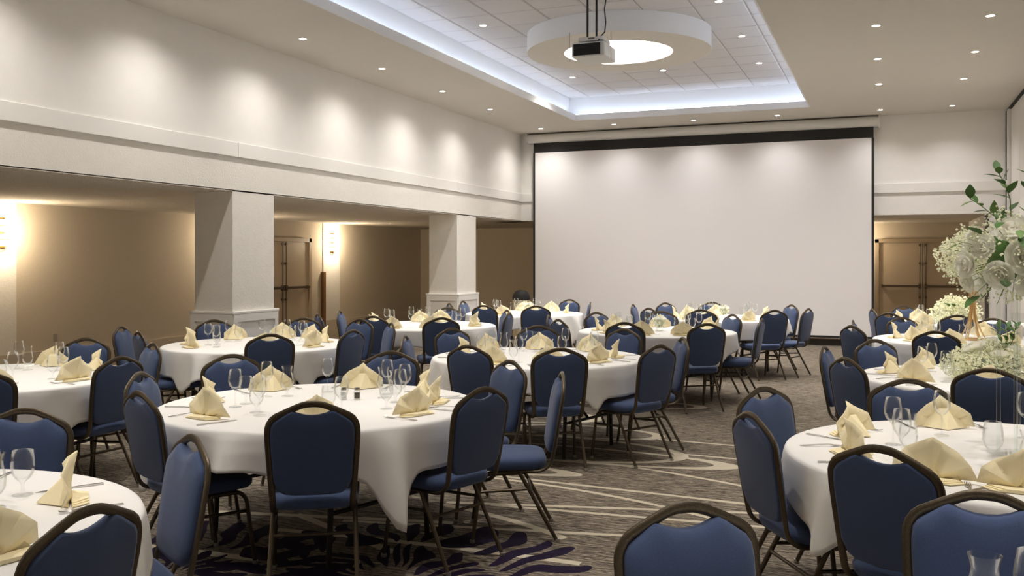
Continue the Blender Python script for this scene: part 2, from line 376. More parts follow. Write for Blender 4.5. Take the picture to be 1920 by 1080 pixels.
# ------------------------------------------------------------------ doors
def double_door(name, loc, rz, label):
    d = empty(name, loc, rz); tag(d, label, None, None, 'structure')   # local: x along the wall, -y into the room
    m = MB(); m.box(-.98,-.90,-.05,.02,0,2.06).box(.90,.98,-.05,.02,0,2.06).box(-.98,.98,-.05,.02,1.98,2.06)
    m.build('door_frame', M['frame'], d, False)
    for s_ in (-1, 1):
        x0, x1 = (-.895, -.006) if s_ < 0 else (.006, .895)
        leaf = bevel(MB().box(x0, x1, -.02, .02, .01, 1.975).build('door_leaf', M['door'], d, False), .003, 1)
        MB().box(x0+.05, x1-.03, -.085, -.045, .99, 1.04).box(x0+.05, x0+.09, -.05, -.02, .98, 1.05).box(x1-.09, x1-.05, -.05, -.02, .98, 1.05).build('push_bar', M['bar'], leaf, False)
        xr = -.06 if s_ < 0 else .06
        rod = MB().tube([(xr,-.045,.02),(xr,-.045,1.97)], .011, n=8)
        for zz in (.25, .75, 1.5, 1.9): rod.box(xr-.022, xr+.022, -.06, -.02, zz, zz+.05)
        rod.box(xr-.025, xr+.025, -.07, -.02, .96, 1.07); rod.build('latch_rod', M['bar'], leaf, False)
    return d
double_door('door_1', (XA+.055, 16.22, 0), R(90), 'tan double door with dark push bars in the aisle')
double_door('door_2', (.72, YE-.055, 0), 0, 'tan double door with dark push bars beyond the recess')

# ------------------------------------------------------------------ projection screen, bin, projector
scn = empty('projection_screen', (-3.55, 18.3, 0)); tag(scn, 'huge white projection screen with black border on the front wall', 'projection screen')
SX = 3.28
MB().box(-SX+.0, SX, -.004, .004, .19, 3.83).build('screen_surface', M['screenw'], scn, False)
mb = MB().box(-SX-.035, SX+.035, -.006, .006, 3.83, 4.03); mb.box(-SX-.045, -SX, -.006, .006, .15, 3.83).box(SX, SX+.045, -.006, .006, .15, 3.83).box(-SX, SX, -.006, .006, .15, .19)
mb.build('black_border', M['black'], scn, False)
MB().tube([(-SX-.04,0,.135),(SX+.04,0,.135)], .018, n=10).build('bottom_bar', M['bar'], scn)
h = []
cs = MB(); cs.tube([(-SX-.15,.0,4.125),(SX+.12,.0,4.125)], .095, .095, ref=(0,0,1), n=20); cs.build('roller_case', M['casew'], scn)
MB().box(-SX-.17,-SX-.15,-.1,.15,4.02,4.23).box(SX+.12,SX+.14,-.1,.15,4.02,4.23).build('end_bracket', M['casew'], scn, False)

bn = empty('waste_bin', (-6.85, 17.55, 0)); tag(bn, 'beige round bin with black dome lid beside the screen', 'bin')
MB().lathe([(0,0),(.15,0),(.165,.02),(.175,.78),(.17,.80),(0,.80)], 28).build('bin_body', M['bin'], bn)
MB().lathe([(.18,.79),(.182,.83),(.17,.90),(.13,.955),(.07,.985),(0,.99)], 28).build('dome_lid', M['black'], bn)

pj = empty('projector', (-3.24, 10.45, 3.97)); tag(pj, 'white ceiling projector hanging on two black poles', 'projector')
bevel(MB().box(-.20,.20,-.02,.46,0,.17).build('body', M['projw'], pj, False), .015, 2)
v = MB().box(-.17,.15,-.035,-.015,.018,.15).build('rear_vent', M['black'], pj, False)
for i in range(7): MB().box(-.165,.145,-.042,-.034,.026+i*.017,.033+i*.017).build('louvre', M['black'], v, False)
bevel(MB().box(-.13,.17,.02,.34,.19,.235).box(-.05,.09,.1,.26,.16,.20).build('mount_plate', M['projw'], pj, False), .004, 1)
for x in (-.055, .055): MB().tube([(x,.15,.22),(x,.15,ZT-3.97)], .013, n=10).build('pole', M['black'], pj)
MB().tube([(.17,.18,.02+.73),(.15,.16,.58),(.17,.14,.42),(.165,.12,.30),(.13,.05,.23),(.12,-.0,.17)], .008, n=6).build('cable', M['black'], pj)
for x, yy in ((-.23,.0),(.24,.12)): MB().tube([(x,yy,-.02),(x,yy,.30)], .0035, n=6).build('hanger_rod', M['bar'], pj)
MB().lathe([(.0,0),(.05,0),(.05,.03),(.042,.03),(.042,.012),(0,.012)], 20).build('lens_ring', M['black'], pj, loc=(.08,.46,.085)).rotation_euler = (R(-90),0,0)
MB().box(-.01,.07,.017,.0195,.207,.224).build('maker_plate', M['bar'], pj, False)

rg = empty('ceiling_ring', (-3.43, 12.45, ZT)); tag(rg, 'white round ceiling ring with a glowing opening inside the tray', 'ceiling ring')
MB().lathe([(1.25,.0),(1.25,-.26),(.74,-.26),(.74,-.0)], 72).build('drum', M['ceil'], rg)
MB().lathe([(1.253,.0),(1.253,-.262),(1.249,-.262),(1.249,0)], 72).build('drum_face', M['tray'], rg)
MB().lathe([(0,-.05),(.739,-.05),(.739,-.045),(0,-.045)], 64).build('diffuser', M['diff'], rg)

# ------------------------------------------------------------------ downlights
ring_me = MB().lathe([(.052,.0),(.058,-.004),(.046,-.008),(.040,.0),(.040,.02)], 20).mesh('trim_ring', M['trimw'])
lens_me = MB().lathe([(0,-.002),(.038,-.002),(.038,.004),(0,.004)], 16).mesh('lens', M['lens'])
LIGHTS = {}
def spot(name, e, size, blend, col):
    l = bpy.data.lights.new(name, 'SPOT'); l.energy = e; l.spot_size = R(size); l.spot_blend = blend; l.color = col; l.shadow_soft_size = .045; return l
sp_room = spot('downlight_lamp', SPOT_W*.86, 66, .9, WARM)
sp_wall = spot('wallwasher_lamp', SPOT_W*.64, 144, 1, (1,.955,.89))
sp_mid = spot('midroom_lamp', SPOT_W*1.25, 140, 1, WARM)
sp_front = spot('screenwasher_lamp', SPOT_W*.44, 130, 1, (1,.97,.95))
xs = [-6.47, -4.95, -3.40, -1.87, -.12, 1.03]; ys = [17.65, 15.07, 13.17, 11.29, 9.41, 7.55, 5.65, 3.77, 1.89, 0, -2.2]
cn = ['beside the left wall', 'in the second line from the left', 'in the middle line', 'in the fourth line from the left', 'in the fifth line from the left', 'beside the right wall']
rn = ['nearest the screen'] + ['%s row from the screen' % o for o in ORD[1:]]
for r, y in enumerate(ys):
    for q, x in enumerate(xs):
        intray = 1 <= q <= 3 and TY0 < y < TY1
        if intray and math.hypot(x+3.43, y-12.45) < 1.35: continue
        if y == 9.41 and intray: continue
        if y < 1 and q in (1, 3, 5): continue
        z = ZT - .006 if intray else ZC
        f = empty('recessed_downlight', (x, y, z)); tag(f, ('small glowing recessed downlight %s, %s' % (cn[q], rn[r])), 'downlight', 'recessed ceiling downlights')
        put('trim_ring', ring_me, f); put('lens', lens_me, f)
        l = bpy.data.objects.new('lamp_beam', sp_wall if q == 0 else sp_front if r == 0 else sp_mid if r == 1 else sp_room); COL.objects.link(l); l.parent = f; l.location = (0, 0, -.015)

# ------------------------------------------------------------------ sconces
def sconce(loc, rz, label, inview=True):
    s_ = empty('wall_sconce', loc, rz); tag(s_, label, 'sconce', 'crystal wall sconces')
    bevel(MB().box(-.06,.06,0,.015,-.22,.22).build('back_plate', M['brass'], s_, False), .004, 1)
    for k, (z, w_) in enumerate([(.155,.075),(.06,.10),(-.05,.10),(-.145,.07)]):
        t = MB()
        for j in range(9):
            a = R(10 + 160*j/8); t.box(w_*math.cos(a)-.010, w_*math.cos(a)+.010, .02+w_*math.sin(a)*.9-.008, .02+w_*math.sin(a)*.9+.008, z-.036, z+.036)
        t.build('crystal_tier', M['sconce'], s_, False)
        MB().tube([(w_*1.12*math.cos(R(a)), .02 + w_*math.sin(R(a))*1.0, z-.045) for a in range(0, 181, 15)], .007, n=6).build('brass_band', M['brass'], s_)
    l = bpy.data.lights.new('sconce_lamp', 'POINT'); l.energy = 26; l.color = (1,.82,.58); l.shadow_soft_size = .05
    lo = bpy.data.objects.new('sconce_lamp', l); COL.objects.link(lo); lo.parent = s_; lo.location = (0, .30, 0)
    return s_
sconce((XA+.02, 9.60, 1.98), R(-90), 'glowing tiered crystal wall sconce at the left edge')
sconce((XA+.02, 18.12, 1.98), R(-90), 'glowing tiered crystal wall sconce beside the aisle door')
sconce((XA+.02, .85, 1.98), R(-90), 'glowing tiered crystal wall sconce nearest the rear wall')
sconce((-.8, YE, 1.98), R(180), 'glowing tiered crystal wall sconce in the corridor behind the screen wall')
sconce((XA+.02, 14.35, 1.98), R(-90), 'added crystal wall sconce brightening the aisle, unseen behind the near column')  # extra unseen sconce, added only to fill the aisle with light
op = bevel(MB().box(-.004,.006,-.04,.04,-.06,.06).build('wall_outlet', M['plate'], None, False, (XA+.005, 10.55, .42)), .003, 1)
tag(op, 'small taupe outlet plate low on the aisle wall', 'outlet')

# ------------------------------------------------------------------ tables and chairs: layout in room metres
TABLES = {   # centre, cloth turn, short description
 'T0': ((.25, 1.66), -30, 'bottom-right corner table'), 'T1': ((-3.07, 4.64), -38, 'big front-left table'),
 'T2': ((-2.81, 7.60), -36, 'central table'), 'T3': ((-5.81, 7.69), -22, 'table by the near column'),
 'T4': ((-5.92, 4.84), -15, 'left edge table'), 'T5': ((-3.02, 1.86), 20, 'bottom-left corner table'),
 'T6': ((.48, 4.50), -34, 'front right table with clear stand'), 'T7': ((.71, 7.40), -30, 'right table with low flowers'),
 'T8': ((.77, 10.87), -25, 'right table with gold stand'), 'T9': ((.80, 13.79), -40, 'rearmost right table'),
 'T10': ((-5.52, 10.71), -30, 'table by the far column'), 'T11': ((-5.30, 13.71), -28, "back table at the screen's left"),
 'T12': ((-2.52, 10.84), -48, "table before the screen's middle"), 'T13': ((-2.21, 13.66), -42, "rear table below the screen's right")}
CHAIRS = {   # back-top X, Y and facing in degrees
'T1': [(-2.49,3.7,122),(-3.49,3.66,67),(-1.95,4.45,162),(-4.09,4.29,19),(-4.26,5.33,330),(-3.33,5.95,281),(-2.3,5.7,234),(-1.78,5.22,204)],
'T5': [(-2.43,2.82,239),(-1.99,1.9,182),(-3.56,3.05,294)],
'T4': [(-4.87,4.93,177),(-5.41,5.82,242),(-6.3,6.01,288),(-5.08,4.01,135)],
'T2': [(-2.28,6.64,119),(-1.65,7.17,152),(-3.01,6.59,79),(-3.91,8.16,333),(-3.26,8.82,290),(-2.34,8.72,247),(-1.62,7.95,207),(-3.93,7.26,17)],
'T3': [(-5.11,6.93,133),(-4.69,7.63,177),(-6.91,8.35,329),(-6.19,9.03,286),(-7.1,7.2,21),(-6.42,6.72,58),(-4.83,8.62,223),(-5.45,9.04,255)],
'T10': [(-6.48,9.74,46),(-4.74,9.63,126),(-5.62,9.61,85),(-6.62,10.45,20),(-5.68,11.74,279),(-4.66,11.42,220),(-4.39,10.83,186)],
'T11': [(-4.69,12.6,119),(-5.45,12.47,83),(-6.33,13.64,4),(-6.21,12.89,42),(-4.93,14.86,252),(-4.32,14.04,198)],
'T12': [(-3.78,10.58,12),(-3.4,9.86,48),(-2.58,9.62,88),(-1.74,9.77,126),(-1.31,10.8,178),(-1.74,11.52,221),(-2.7,11.87,280),(-3.42,11.36,330)],
'T13': [(-3.52,13.6,3),(-3.04,12.62,51),(-3.19,14.29,327),(-2.55,14.75,287),(-2.3,12.48,86),(-1.38,12.7,131),(-1.31,14.31,216),(-1.0,13.29,163)],
'T6': [(-.02,3.57,62),(-.55,4.15,32),(-.6,4.99,327),(.11,5.63,277)],
'T0': [(-.51,2.53,311),(.26,2.98,269)],
'T7': [(.58,6.38,82),(-.26,6.71,36),(-.1,8.32,311),(-.45,7.56,352)],
'T8': [(.42,9.52,75),(-.33,10.02,38),(-.35,10.89,359),(.15,11.7,307),(1.11,11.85,251)],
'T9': [(-.19,13.52,15),(.02,12.63,56),(.21,14.64,305),(.78,12.4,89)]}
# settings laid where no chair shows in the picture (degrees round the table)
EXTRA = {'T6': [-92, 60], 'T0': [], 'T7': [60], 'T8': [-60], 'T9': [], 'T4': [], 'T5': [], 'T11': [110], 'T10': [120]}
TR, TZ = .915, .76

# ------------------------------------------------------------------ chair
def chair_meshes():
    me = {}
    # side runs: seat rail, J-curve, upright (in the y-z plane), then the crown top
    def yb(z): return -.235 - .075*max(0, (z-.47)/.47)**1.0          # recline of the back
    def hw(z): return .186 + .020*min(1, max(0, (z-.45)/.30))         # half width
    fr = MB()
    for s_ in (-1, 1):
        p = [(s_*.188, .10, .405), (s_*.188, -.06, .398), (s_*.188, -.14, .398)]
        for i in range(1, 7):
            a = R(-90 - 78*i/6); p.append((s_*.187, -.145 + .09*math.cos(a), .488 + .09*math.sin(a)))
        for z in (.54, .60, .68, .76, .80): p.append((s_*hw(z), yb(z), z))
        fr.tube(p, .0105, .0155, ref=(1,0,0), n=10)
    top = []
    W = hw(.8)
    out2 = [(W, .795), (W-.001, .815), (W-.007, .836), (W-.020, .856), (W-.038, .870), (.110, .897), (.062, .917), (.045, .9225), (.025, .926), (0, .927)]
    pts = [(x, z) for x, z in out2] + [(-x, z) for x, z in reversed(out2[:-1])]
    fr.tube([(x, yb(z), z) for x, z in pts], .0155, .0105, ref=(0,1,0), n=10)
    fr.tube([(-.187,-.10,.397),(.187,-.10,.397)], .010, n=8)
    fr.tube([(-.187,.08,.403),(.187,.08,.403)], .010, n=8)
    me['back_frame'] = fr.mesh('back_frame', M['bronze'])
    # padded back, outline counter-clockwise in x-z
    W2 = .0145
    def pw(z): return hw(z) - W2 + .004
    o = [(0, .485), (.08, .486), (.13, .492), (.160, .510)]
    for z in (.56, .62, .68, .74, .79): o.append((pw(z), z))
    o += [(pw(.8)-.004, .825), (pw(.8)-.017, .845), (pw(.8)-.036, .858), (.118, .886), (.098, .896), (.084, .893), (.062, .884), (.03, .876), (0, .874)]
    full = o + [(-x, z) for x, z in reversed(o[1:-1])]
    n = len(full); vs, fs = [], []
    def ringpts(sx, sz, off, zc=.67):
        return [(x*sx, yb(zc + (z-zc)*sz) + off, zc + (z-zc)*sz) for x, z in full]
    rings = [(.93,.95,-.016),(.985,.985,-.013),(1,1,-.004),(1,1,.010),(.985,.985,.020),(.94,.95,.028),(.80,.84,.036),(.45,.5,.040)]
    for a in rings: vs += ringpts(*a)
    for k in range(len(rings)-1):
        for i in range(n):
            j = (i+1) % n; fs.append((k*n+i, k*n+j, (k+1)*n+j, (k+1)*n+i))
    fs.append(tuple(range(n-1, -1, -1))); fs.append(tuple((len(rings)-1)*n + i for i in range(n)))
    me['backrest'] = MB().add(vs, fs).mesh('backrest', M['fabric'], True, 60)
    # seat cushion: rounded trapezoid, waterfall front
    def sq(hx, hy, cy, z, n_=36, p=5, droop=0):
        r = []
        for i in range(n_):
            a = 2*math.pi*i/n_; c, s_ = math.cos(a), math.sin(a)
            k = (abs(c)**p + abs(s_)**p)**(-1/p); x, y = c*k, s_*k
            r.append((x*hx*(1+.05*y), cy + y*hy, z - droop*max(0, y)**2))
        return r
    prof = [(.190,.195,.402,0),(.208,.214,.408,0),(.218,.222,.425,.004),(.219,.223,.450,.006),(.212,.216,.466,.010),(.190,.195,.476,.012),(.12,.12,.481,.005),(.04,.04,.482,0)]
    vs, fs = [], []
    for hx, hy, z, d in prof: vs += sq(hx, hy, .015, z, droop=d)
    n = 36
    for k in range(len(prof)-1):
        for i in range(n):
            j = (i+1) % n; fs.append((k*n+i, k*n+j, (k+1)*n+j, (k+1)*n+i))
    fs.append(tuple(range(n-1,-1,-1))); fs.append(tuple((len(prof)-1)*n+i for i in range(n)))
    me['seat'] = MB().add(vs, fs).mesh('seat', M['fabric'], True, 60)
    for s_ in (-1, 1):
        p = [(s_*.196, -.02, .392), (s_*.196, .08, .392)]
        for i in range(1, 7):
            a = R(90 - 82*i/6); p.append((s_*(.196+.001*i), .105 + .075*math.cos(a), .317 + .075*math.sin(a)))
        p += [(s_*.205, .195, .20), (s_*.209, .208, .10), (s_*.212, .221, .006)]
        me['legf%d' % s_] = MB().tube(p, .0115, .0115, n=8).mesh('leg', M['bronze'])
        p = [(s_*.196, -.045, .392), (s_*.200, -.115, .27), (s_*.205, -.19, .13), (s_*.210, -.258, .006)]
        me['legr%d' % s_] = MB().tube(p, .0115, .0115, n=8).mesh('leg', M['bronze'])
        me['str%d' % s_] = MB().tube([(s_*.201, -.098, .30), (s_*.202, .182, .285)], .0085, n=8).mesh('stretcher', M['bronze'])
        me['capf%d' % s_] = MB().lathe([(0,0),(.013,0),(.015,.004),(.014,.02),(0,.02)], 10, (s_*.212,.221,0)).mesh('foot_cap', M['glide'])
        me['capr%d' % s_] = MB().lathe([(0,0),(.013,0),(.015,.004),(.014,.02),(0,.02)], 10, (s_*.210,-.258,0)).mesh('foot_cap', M['glide'])
    me['strr'] = MB().tube([(-.201,-.118,.265),(.201,-.118,.265)], .0085, n=8).mesh('stretcher', M['bronze'])
    return me
CM = chair_meshes()
def chair_proto(near):
    c = empty('banquet_chair'); tag(c, 'x', 'chair', 'navy banquet chairs at the round tables')
    for k in ('back_frame', 'backrest', 'seat'): put(k, CM[k], c)
    for s_ in (-1, 1):
        for q in 'fr':
            l = put('leg', CM['leg%s%d' % (q, s_)], c)
            if near: put('foot_cap', CM['cap%s%d' % (q, s_)], l)
        put('stretcher', CM['str%d' % s_], c)
    put('stretcher', CM['strr'], c)
    return c
protos = {}
for t, lst in CHAIRS.items():
    info = []
    for X, Y, a in lst:
        d = Vector((math.cos(R(a)), math.sin(R(a)))); view = Vector((X, Y)).normalized(); k = d.dot(view)
        cl = 'seen from behind' if k > .45 else ('facing the viewer' if k < -.45 else 'seen side-on')
        info.append([proj((X, Y, .9))[0], cl, X, Y, a, d])
    cnt = {}
    for it in info: cnt[it[1]] = cnt.get(it[1], 0) + 1
    seen = {}
    for it in sorted(info, key=lambda i: i[0]):
        px, cl, X, Y, a, d = it
        seen[cl] = seen.get(cl, 0) + 1
        tail = '' if cnt[cl] == 1 else ', %s from left' % ORD[seen[cl]-1]
        near = proj((X, Y, .9))[2] < 8.5
        if near not in protos: c = protos[near] = chair_proto(near)
        else: c = copy_tree(protos[near])
        c.location = (X + d.x*.305, Y + d.y*.305, 0); c.rotation_euler = (0, 0, R(a) - math.pi/2)
        c['label'] = 'navy chair %s at the %s%s' % (cl, TABLES[t][2], tail)

# ------------------------------------------------------------------ tables and cloths
tt_me = MB().lathe([(0,.728),(.885,.728),(.895,.733),(.895,.750),(.885,.754),(0,.754)], 64).mesh('table_top', M['tabletop'])
leg_me = [MB().tube([(sx*.52, sy*.30, .73), (sx*.52, sy*.34, .40), (sx*.52, sy*.36, .0)], .016, n=8).mesh('leg', M['tleg']) for sx in (-1,1) for sy in (-1,1)]
br_me = [MB().tube([(sx*.52,-.34,.28),(sx*.52,.34,.28)], .012, n=8).tube([(sx*.52,0,.28),(sx*.08,0,.72)], .011, n=8).mesh('leg_brace', M['tleg']) for sx in (-1,1)]
ap_me = MB().lathe([(.80,.728),(.80,.69),(.785,.69),(.785,.728)], 48).mesh('apron', M['tabletop'])
def cloth_mesh(t, rot, chairs, seed):
    rr = random.Random(seed); n = 160; Sq = 1.10
    ph = [rr.uniform(0, 6.28) for _ in range(4)]
    hang = []; damp = []
    for i in range(n):
        th = 2*math.pi*i/n; al = th - rot
        c, s_ = abs(math.cos(al)), abs(math.sin(al)); p = 12
        reach = Sq / ((c**p + s_**p)**(1/p)); h = reach - TR
        h = min(h, .60)
        for ca in chairs:
            dd = abs((th - ca + math.pi) % (2*math.pi) - math.pi)
            if dd < R(24): h = min(h, .245 + max(0, dd - R(17))*3.0)
        hang.append(h); dm = min([abs((th - ca + math.pi) % (2*math.pi) - math.pi) for ca in chairs] + [9]); damp.append(.2 if dm < R(16) else min(1, .2 + (dm - R(16))*4))
    for _ in range(2): hang = [(hang[i-1] + 2*hang[i] + hang[(i+1) % n])/4 for i in range(n)]
    vs = [(0, 0, TZ)]; fs = []; rows = []
    for r in (.3, .6, .8, .88):
        rows.append(len(vs)); vs += [(r*math.cos(2*math.pi*i/n), r*math.sin(2*math.pi*i/n), TZ) for i in range(n)]
    for r, z in ((.905, TZ-.001), (.916, TZ-.006), (.921, TZ-.016)):
        rows.append(len(vs)); vs += [(r*math.cos(2*math.pi*i/n), r*math.sin(2*math.pi*i/n), z) for i in range(n)]
    K = 11
    for k in range(1, K+1):
        rows.append(len(vs))
        for i in range(n):
            th = 2*math.pi*i/n; h = hang[i]; d = .016 + (h-.016)*k/K
            rip = .5*math.sin(9*th+ph[0]) + .35*math.sin(14*th+ph[1]) + .3*math.sin(5*th+ph[2]) + .28*math.sin(21*th+ph[3])
            lim = 1 if h < .26 else 1.25
            r = .921 + .012*min(1, d/.1) + max(-.016, rip*min(d, .45)*.34*lim*damp[i]) + .03*damp[i]*min(1, d/.3)
            vs.append((r*math.cos(th), r*math.sin(th), TZ - d))
    for i in range(n): fs.append((0, rows[0]+i, rows[0]+(i+1) % n))
    for a, b in zip(rows, rows[1:]):
        for i in range(n):
            j = (i+1) % n; fs.append((a+i, b+i, b+j, a+j))
    me = MB().add(vs, fs).mesh('tablecloth', M['cloth'], True, 80)
    return me
for ti, (t, ((cx, cy), rot, desc)) in enumerate(TABLES.items()):
    tb = empty('round_table', (cx, cy, 0), R(rot + 20)); tag(tb, 'round folding banquet table under the cloth of the %s' % desc, 'table', 'round banquet tables')
    put('table_top', tt_me, tb); put('apron', ap_me, tb)
    for m in leg_me: put('leg', m, tb)
    for m in br_me: put('leg_brace', m, tb)
    ca = [math.atan2(Y-cy, X-cx) for X, Y, a in CHAIRS[t]]
    c = put('tablecloth', cloth_mesh(t, R(rot-45), ca, ti*13+5), None, (cx, cy, 0))
    sd = c.modifiers.new('thickness', 'SOLIDIFY'); sd.thickness = .0025; sd.offset = -1
    tag(c, 'white square cloth draped over the %s' % desc, 'tablecloth', 'white tablecloths on the round tables')

# ------------------------------------------------------------------ napkins, glasses, cutlery
def napkin_proto(seed):
    rr = random.Random(seed)
    n = empty('napkin'); tag(n, 'x', 'napkin', 'cream folded napkins')      # local +y points at the seat
    rad = .140 + rr.uniform(-.008, .008); vs, fs = [], []; rows = 5; NA = 9
    mid = 90 + rr.uniform(-9, 9)
    cre = [0, 24 + rr.uniform(-5,5), 50 + rr.uniform(-5,5), mid-15, mid-3, mid+9, 128 + rr.uniform(-5,5), 155 + rr.uniform(-4,4), 180]
    dep = [-.030, -.010, -.026, -.002, .016, -.010, -.022, -.006, -.030]
    reach = [1.0, .98, .93, .96, 1.06, .97, .92, .99, 1.0]; reach = [v + rr.uniform(-.04, .04) for v in reach]
    for k in range(rows):
        t = k/(rows-1); r = .010 + (rad-.010)*t
        for i in range(NA):
            a = R(cre[i]); vs.append((r*math.cos(a)*reach[i]*1.05, dep[i]*t*1.15 + .004*math.sin(3*t+i), .012 + r*math.sin(a)*reach[i]))
    P = NA - 1
    for k in range(rows-1):
        for i in range(P): a = k*(P+1)+i; fs.append((a, a+1, a+P+2, a+P+1))
    f = put('fan', MB().add(vs, fs).mesh('fan', M['napkin'], True, 22), n); s_ = f.modifiers.new('thickness', 'SOLIDIFY'); s_.thickness = .004; s_.offset = 0
    m = MB()    # folded triangular foot behind the fan plus flat layered flap in front
    m.add([(-.115,-.01,.004),(.115,-.01,.004),(.0,-.11,.004),(-.02,-.012,.095),(.02,-.012,.095),(0,-.045,.012)], [(0,1,2),(0,3,4,1),(0,2,3),(1,4,2),(3,2,4)])
    for q in range(3):
        e = .004*q
        m.add([(-.125+.012*q, .0, .002+e),(.125-.012*q, .0, .002+e),(.085-.02*q, .055, .002+e),(-.085+.02*q, .06, .002+e),
               (-.125+.012*q, .0, .006+e),(.125-.012*q, .0, .006+e),(.085-.02*q, .055, .0055+e),(-.085+.02*q, .06, .0055+e)],
              [(3,2,1,0),(4,5,6,7),(0,1,5,4),(1,2,6,5),(2,3,7,6),(3,0,4,7)])
    m.build('base_fold', M['napkin'], n, True, None, 25)
    return n
def wall_profile(outer, th):      # closed profile with wall thickness for the bowl part: outer then inner back down
    return outer
wine = [(0,.002),(.034,.0),(.036,.0015),(.030,.004),(.010,.008),(.0045,.016),(.0038,.05),(.004,.088),(.007,.096),(.020,.106),(.032,.122),(.0385,.145),(.0385,.165),(.035,.19),(.0305,.214),(.0290,.2145),(.0335,.19),(.0368,.165),(.0368,.146),(.0305,.124),(.019,.110),(0,.104)]
hurr = [(0,.002),(.035,.0),(.037,.0015),(.032,.005),(.012,.010),(.0075,.018),(.0075,.032),(.012,.040),(.026,.050),(.0365,.068),(.040,.090),(.037,.118),(.0305,.142),(.0290,.155),(.0315,.170),(.036,.186),(.0345,.1865),(.030,.171),(.0275,.155),(.029,.142),(.0353,.118),(.0383,.090),(.035,.070),(.025,.054),(0,.045)]
gobl = [(0,.002),(.034,.0),(.036,.0015),(.031,.005),(.011,.010),(.0065,.018),(.006,.040),(.010,.050),(.025,.060),(.036,.078),(.040,.102),(.0385,.130),(.035,.160),(.0335,.1605),(.037,.130),(.0384,.102),(.0345,.080),(.024,.064),(0,.056)]
GM = {'wine': MB().lathe(wine, 24).mesh('wine_glass', M['glass'], True, 70), 'hurr': MB().lathe(hurr, 24).mesh('hurricane_glass', M['glass'], True, 70), 'gobl': MB().lathe(gobl, 24).mesh('goblet', M['glass'], True, 70)}
GN = {'wine': ('wine_glass', 'clear long-stemmed wine glass', 'stemmed wine glasses'), 'hurr': ('hurricane_glass', 'clear waisted short-stemmed glass', 'short-stemmed water glasses'), 'gobl': ('water_goblet', 'clear tulip goblet', 'tulip goblets')}
def knife_mesh():
    m = MB(); pr = [(-.115,.004,.005),(-.11,.0065,.006),(-.02,.005,.005),(-.005,.0045,.004),(.01,.009,.002),(.07,.010,.0018),(.10,.007,.0015),(.115,.001,.001)]
    vs, fs = [], []
    for y, wx, h in pr: vs += [(-wx, y, .0), (wx, y, .0), (wx, y, h), (-wx, y, h)]
    for k in range(len(pr)-1):
        for i in range(4): j = (i+1) % 4; fs.append((k*4+i, k*4+j, k*4+4+j, k*4+4+i))
    fs += [(3,2,1,0), tuple((len(pr)-1)*4+i for i in range(4))]
    return m.add(vs, fs).mesh('knife', M['steel'])
def fork_mesh():
    m = MB(); pr = [(-.10,.006,.0),(-.09,.0075,.0),(-.03,.0035,.004),(.03,.003,.007),(.045,.008,.004),(.055,.011,.002),(.065,.0115,.002)]
    vs, fs = [], []
    for y, wx, z in pr: vs += [(-wx, y, z), (wx, y, z), (wx, y, z+.003), (-wx, y, z+.003)]
    for k in range(len(pr)-1):
        for i in range(4): j = (i+1) % 4; fs.append((k*4+i, k*4+j, k*4+4+j, k*4+4+i))
    fs += [(3,2,1,0), tuple((len(pr)-1)*4+i for i in range(4))]
    m.add(vs, fs)
    for q in range(4):
        x = -.0095 + q*.0063; m.tube([(x,.063,.0035),(x,.085,.003),(x,.105,.008)], .0019, .0014, n=6, ref=(0,0,1))
    return m.mesh('fork', M['steel'])
KM, FM = knife_mesh(), fork_mesh()
NP = [napkin_proto(i) for i in (1, 2, 3)]; npused = [False]*3
items = [('hurr','T0',.20,2.31,0,1880),('wine','T0',.29,2.28,0,1910),('gobl','T5',-2.86,2.44,0,20)]    # (kind, table, X, Y, rz)
rs = random.Random(21)
for t, ((cx, cy), rot, desc) in TABLES.items():
    angs = [math.atan2(Y-cy, X-cx) for X, Y, a in CHAIRS[t]] + [R(a) for a in EXTRA.get(t, [])]
    tz = proj((cx, cy, .76))[2]
    for si, th in enumerate(angs):
        def pt(r, s_):   # r outwards, s_ along the rim (seen from the seat: left is +)
            return (cx + r*math.cos(th) - s_*math.sin(th), cy + r*math.sin(th) + s_*math.cos(th))
        lst = [('napkin', pt(.70 + rs.uniform(-.03,.02), rs.uniform(-.02,.02)), th - math.pi/2 + rs.uniform(-.25,.25))]
        lst.append(('wine', pt(.47 + rs.uniform(-.03,.03), .13 + rs.uniform(-.03,.02)), 0))
        lst.append((rs.choice(['hurr','hurr','gobl']), pt(.42 + rs.uniform(-.02,.05), .04 + rs.uniform(-.02,.02)), 0))
        if tz < 9 and t != 'T3':
            lst.append(('knife', pt(.735, .175), th + math.pi/2 + rs.uniform(-.1,.1))); lst.append(('fork', pt(.735, -.175), th + math.pi/2 + rs.uniform(-.1,.1)))
        for k, (x, y), rz in lst:
            px, py, z = proj((x, y, .80))
            if z > .5 and -30 < px < 1950 and py < 1150: items.append((k, t, x, y, rz, px))
